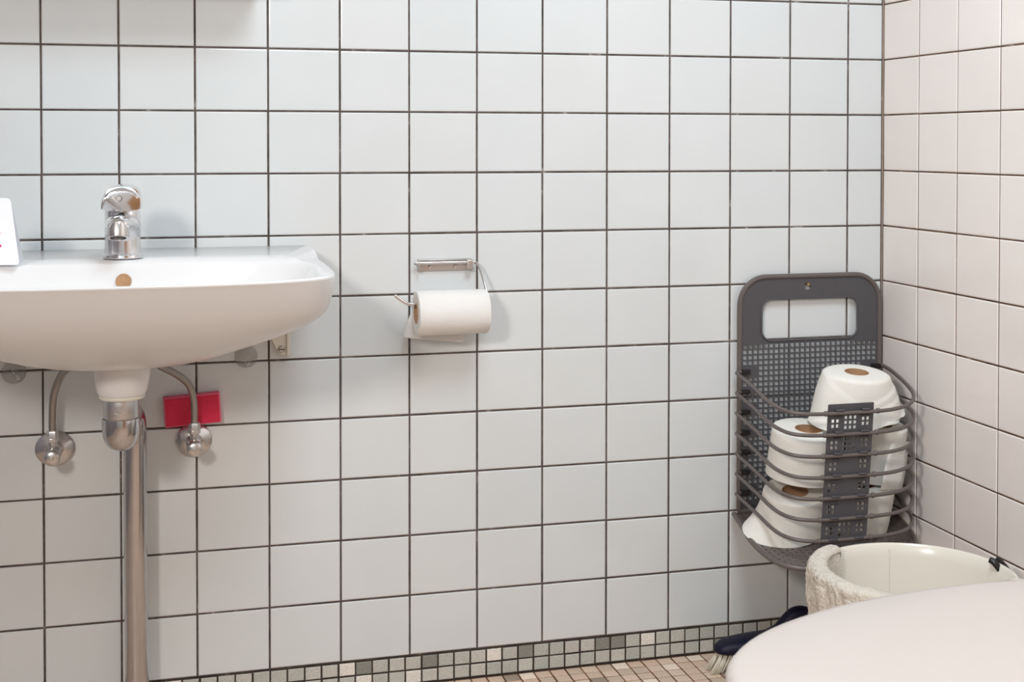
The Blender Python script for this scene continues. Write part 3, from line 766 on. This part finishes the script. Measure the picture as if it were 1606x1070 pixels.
# ------------------------------------------------------------------ waste bin and towel
BCX, BCY, BR, BH = 1.275, -.505, .147, .300
def bin_():
    t = thing('waste_bin', 'round cream plastic waste bin standing in the corner below the basket', 'bin', (BCX, BCY, 0))
    bm = bmesh.new()
    pr = [(.001, 0), (.106, 0), (.110, .004), (.1405, .278), (.1475, .281), (.1485, .2865), (.1485, .296), (.1465, .3005), (.1435, .3005), (.1405, .297), (.1375, .280), (.1300, .2), (.1065, .008), (.001, .006)]
    lathe(bm, pr, n=88); b_ = fin('bucket', bm, BINM, t)
    bm = bmesh.new(); a = math.atan2(-.362-BCY, 1.313-BCX)
    pts = [((rr-.0004)*math.cos(a+d), (rr-.0004)*math.sin(a+d), z) for rr, z, d in ((.1395, .292, 0), (.1366, .270, .01), (.1300, .2, .03), (.118, .10, .05))]
    tube(bm, pts, .0016, 8); fin('inner_rib', bm, BINM, t)  # thin raised rib down the inside of the bucket
    # black handle lug on the right of the rim with the start of the bail
    bm = bmesh.new(); P = catmull([(.1335, .010, .305), (.1375, .004, .302), (.143, -.002, .292), (.150, -.006, .278), (.155, -.010, .262)], 5)
    tube(bm, P, [.0030+.0022*math.sin(PI*min(1, .25+i/len(P))) for i in range(len(P))], 12)
    P = catmull([(.1465, .012, .306), (.1520, .008, .3005), (.1590, .002, .290), (.1635, -.006, .276), (.1640, -.020, .262), (.158, -.055, .245), (.135, -.100, .235), (.095, -.138, .228), (.0, -.170, .222)], 5)
    tube(bm, P, .0042, 12)
    fin('handle_clip', bm, BLACK, t)
bin_()
def towel():
    bm = bmesh.new(); a0, a1 = math.radians(118), math.radians(322); nu, nv = 330, 130; G = []
    # cross section from inside the bin over the rim to the outside
    for j in range(nv+1):
        row = []
        for i in range(nu+1):
            s_ = i/nu; a = a0+(a1-a0)*s_
            dep_in = .115*math.sin(PI*min(1, s_*1.30))**.6*(1 if s_ < .77 else 0)+.014
            dep_out = .040+.150*min(1, s_*2.6)
            tot = dep_in+.02+dep_out; q = j/nv*tot
            if q < dep_in:
                d = dep_in-q; rad = .1340-.11*d; z = .3015-d
            elif q < dep_in+.02:
                k = (q-dep_in)/.02*PI; rad = .1425-.0095*math.cos(k); z = .3015+.0055*math.sin(k)
            else:
                d = q-dep_in-.02; rad = .1520-.055*d; z = .3015-d
            nv_ = noise.noise(Vector((math.cos(a)*7, math.sin(a)*7, z*16)))
            n2 = noise.noise(Vector((a*75, q*420, 3.1)))+.6*noise.noise(Vector((a*30, q*190, 9.1)))
            n3 = noise.noise(Vector((a*22, z*70, 7.7)))
            fold = .0045*math.sin(a*13+z*18)*(1 if z < .29 else .3)
            outw = 1 if q >= dep_in+.01 else -1
            edge = min(1, s_*7)
            rad += outw*(.0015+(abs(nv_)*.005+.0021*n2+.0020*n3+max(0, fold))*(1 if outw > 0 else .5)*edge)
            z += .0012*n2+.003*nv_*edge
            row.append(bm.verts.new((BCX+rad*math.cos(a), BCY+rad*math.sin(a), z)))
        G.append(row)
    for j in range(nv):
        for i in range(nu): bm.faces.new((G[j][i], G[j][i+1], G[j+1][i+1], G[j+1][i]))
    bmesh.ops.translate(bm, verts=bm.verts, vec=(-BCX, -BCY, 0))
    o = fin('towel', bm, TOWEL, None, sharp=0); o.location = (BCX, BCY, 0)
    md = o.modifiers.new('s', 'SOLIDIFY'); md.thickness = .0025; md.offset = 1
    tag(o, 'off-white terry cloth draped over the left rim of the waste bin', 'towel')
towel()

# ------------------------------------------------------------------ hand brush
def brush():
    cx, cy, cz = 1.218, -.082, .0
    t = thing('hand_brush', 'navy blue hand brush with white bristles lying on the floor beneath the basket', 'brush', (cx, cy, 0))
    bm = bmesh.new(); n = 44; rings = []
    for zz, s_, dy in ((.0365, .93, 0), (.0385, .99, 0), (.043, 1.0, 0), (.049, .97, .001), (.0545, .86, .002), (.0575, .60, .003), (.0585, .2, .004)):
        ring = []
        for k in range(n):
            a = 2*PI*k/n; c, s2 = math.cos(a), math.sin(a)
            x = .082*s_*math.copysign(abs(c)**.75, c); y = .0265*s_*math.copysign(abs(s2)**.8, s2)
            ring.append((x, y+dy, zz+.004*(x/.082)))
        rings.append(ring)
    loft(bm, rings); fin('brush_head', bm, NAVY, t, sharp=0)
    bm = bmesh.new()
    P = catmull([(.020, .002, .052), (.045, .003, .060), (.062, .004, .074), (.078, .004, .085), (.098, .004, .084), (.125, .002, .068), (.165, 0, .050)], 6)
    rads = [.012+.003*math.sin(PI*i/(len(P)-1)) for i in range(len(P))]
    tube(bm, P, rads, 16); fin('handle', bm, NAVY, t, sharp=0)
    bm = bmesh.new(); rb = random.Random(5)
    for ix in range(15):
        for iy in range(4):
            bx_ = -.070+ix*.0100; by = -.0195+iy*.013
            if (bx_/.082)**2+(by/.0265)**2 > 1.05: continue
            for k in range(26):
                ang, rr_ = rb.uniform(0, 6.28), rb.uniform(0, .0022)
                x0, y0 = bx_+rr_*math.cos(ang), by+rr_*math.sin(ang)
                spx = -.010+bx_*.12 if bx_ < 0 else -.006+bx_*.15
                x1 = x0+spx*1.2+rr_*2.0*math.cos(ang)+rb.gauss(0, .0018); y1 = y0+by*.35+rr_*1.1*math.sin(ang)+rb.gauss(0, .001)-.003
                z1 = rb.uniform(.0006, .004)
                xm, ym = (x0*.6+x1*.4), (y0*.6+y1*.4)
                tube(bm, [(x0, y0, .0375), (xm, ym, .020), (x1, y1, z1)], [.0007, .0007, .0006], 4)
    o = fin('bristles', bm, BRIST, t, sharp=0); o['kind'] = 'stuff'
brush()

# ------------------------------------------------------------------ toilet
def toilet():
    cy = -1.105
    t = thing('toilet', 'white toilet with closed rounded lid in the right foreground', 'toilet', (1.15, cy, 0))
    def outline(a, bh, xe, tail, n=40, e=1.0):
        pts = []
        for k in range(n+1):
            th = PI/2+PI*k/n; pts.append((1.10+a*math.copysign(abs(math.cos(th))**e, math.cos(th)), bh*math.sin(th)))
        m_ = 10
        lo = [(1.10+(xe-1.10)*i/m_, -(bh-(bh-tail)*(i/m_)**2)) for i in range(1, m_+1)]
        hi = [(x, -y) for x, y in lo[::-1]]
        return pts+lo+hi
    def ring(s_, z, a, bh, xe, tail, ex=1.08):
        return [(ex+(x-ex)*s_-1.15, y*s_, z) for x, y in outline(a, bh, xe, tail)]
    A = (.392, .201, 1.325, .155)
    bm = bmesh.new()
    loft(bm, [ring(s_, z, *A) for s_, z in ((.30, .4025), (.955, .4025), (.985, .4045), (1.0, .411), (1.0, .418), (.995, .4235), (.984, .4275), (.965, .4296), (.93, .4308), (.7, .4325), (.35, .4335), (.05, .434))])
    fin('lid', bm, LIDM, t, sharp=0)
    bm = bmesh.new()
    loft(bm, [ring(s_, z, *A) for s_, z in ((.30, .384), (.95, .384), (.975, .386), (.985, .393), (.975, .400), (.95, .4015), (.30, .4015))])
    fin('seat', bm, LIDM, t, sharp=0)
    bm = bmesh.new(); secs = []
    for s_, z, dx in ((.62, .0, .10), (.62, .03, .10), (.58, .06, .10), (.56, .14, .09), (.62, .20, .07), (.76, .27, .04), (.88, .32, .02), (.95, .36, 0), (.965, .378, 0), (.94, .383, 0), (.3, .383, 0)):
        secs.append([(ex+dx, y, z_) for ex, y, z_ in ring(s_, z, .392, .201, 1.33, .13)])
    loft(bm, secs); fin('bowl', bm, PORC, t, sharp=0)
    for sy in (-.075, .075):
        bm = bmesh.new(); lathe(bm, [(.001, -.02), (.011, -.02), (.012, -.018), (.012, .018), (.011, .02), (.001, .02)], (.165, sy, .412), 'y', 20)
        fin('hinge', bm, WPLAS, t)
    bm = bmesh.new(); loft(bm, [[(a-1.15, b_, z) for a, b_ in rrect(1.345-i_, 1.508, -.185-i_, .185+i_, .03, 6)] for z, i_ in ((.36, -.02), (.38, -.004), (.45, 0), (.74, 0))])
    fin('cistern', bm, PORC, t)
    bm = bmesh.new(); loft(bm, [[(a-1.15, b_, z) for a, b_ in rrect(1.340-i_, 1.510, -.190-i_, .190+i_, .032, 6)] for z, i_ in ((.741, 0), (.755, 0), (.767, -.006), (.771, -.02))])
    ct = fin('cistern_lid', bm, PORC, t)
    bm = bmesh.new(); lathe(bm, [(.02, .771), (.02, .776), (.017, .778), (.001, .778)], (.275, 0, 0), n=32, caps=(False, False)); fin('flush_button', bm, CHROME, ct)
    bm = bmesh.new(); box(bm, .06, .27, -.08, .08, .02, .375); fin('pedestal_back', bm, PORC, t, bevel=.03, seg=4)
toilet()

# ------------------------------------------------------------------ mirror cabinet over the basin
def cabinet():
    t = thing('mirror_cabinet', 'white wall cabinet over the washbasin, its shade falling on the top tiles', 'cabinet', (.11, 0, 1.1960))
    bm = bmesh.new(); box(bm, -.235, .235, -.105, -.0005, 0, .60); fin('cabinet_body', bm, WPLAS, t, bevel=.003)
    bm = bmesh.new(); box(bm, -.235, .235, -.1225, -.1055, .004, .60); d = fin('cabinet_door', bm, WPLAS, t, bevel=.002)
    bm = bmesh.new(); box(bm, -.225, .225, -.1235, -.1228, .014, .59); fin('mirror_glass', bm, mat('mirror', (.9, .9, .9), .02, metal=1), d)
cabinet()
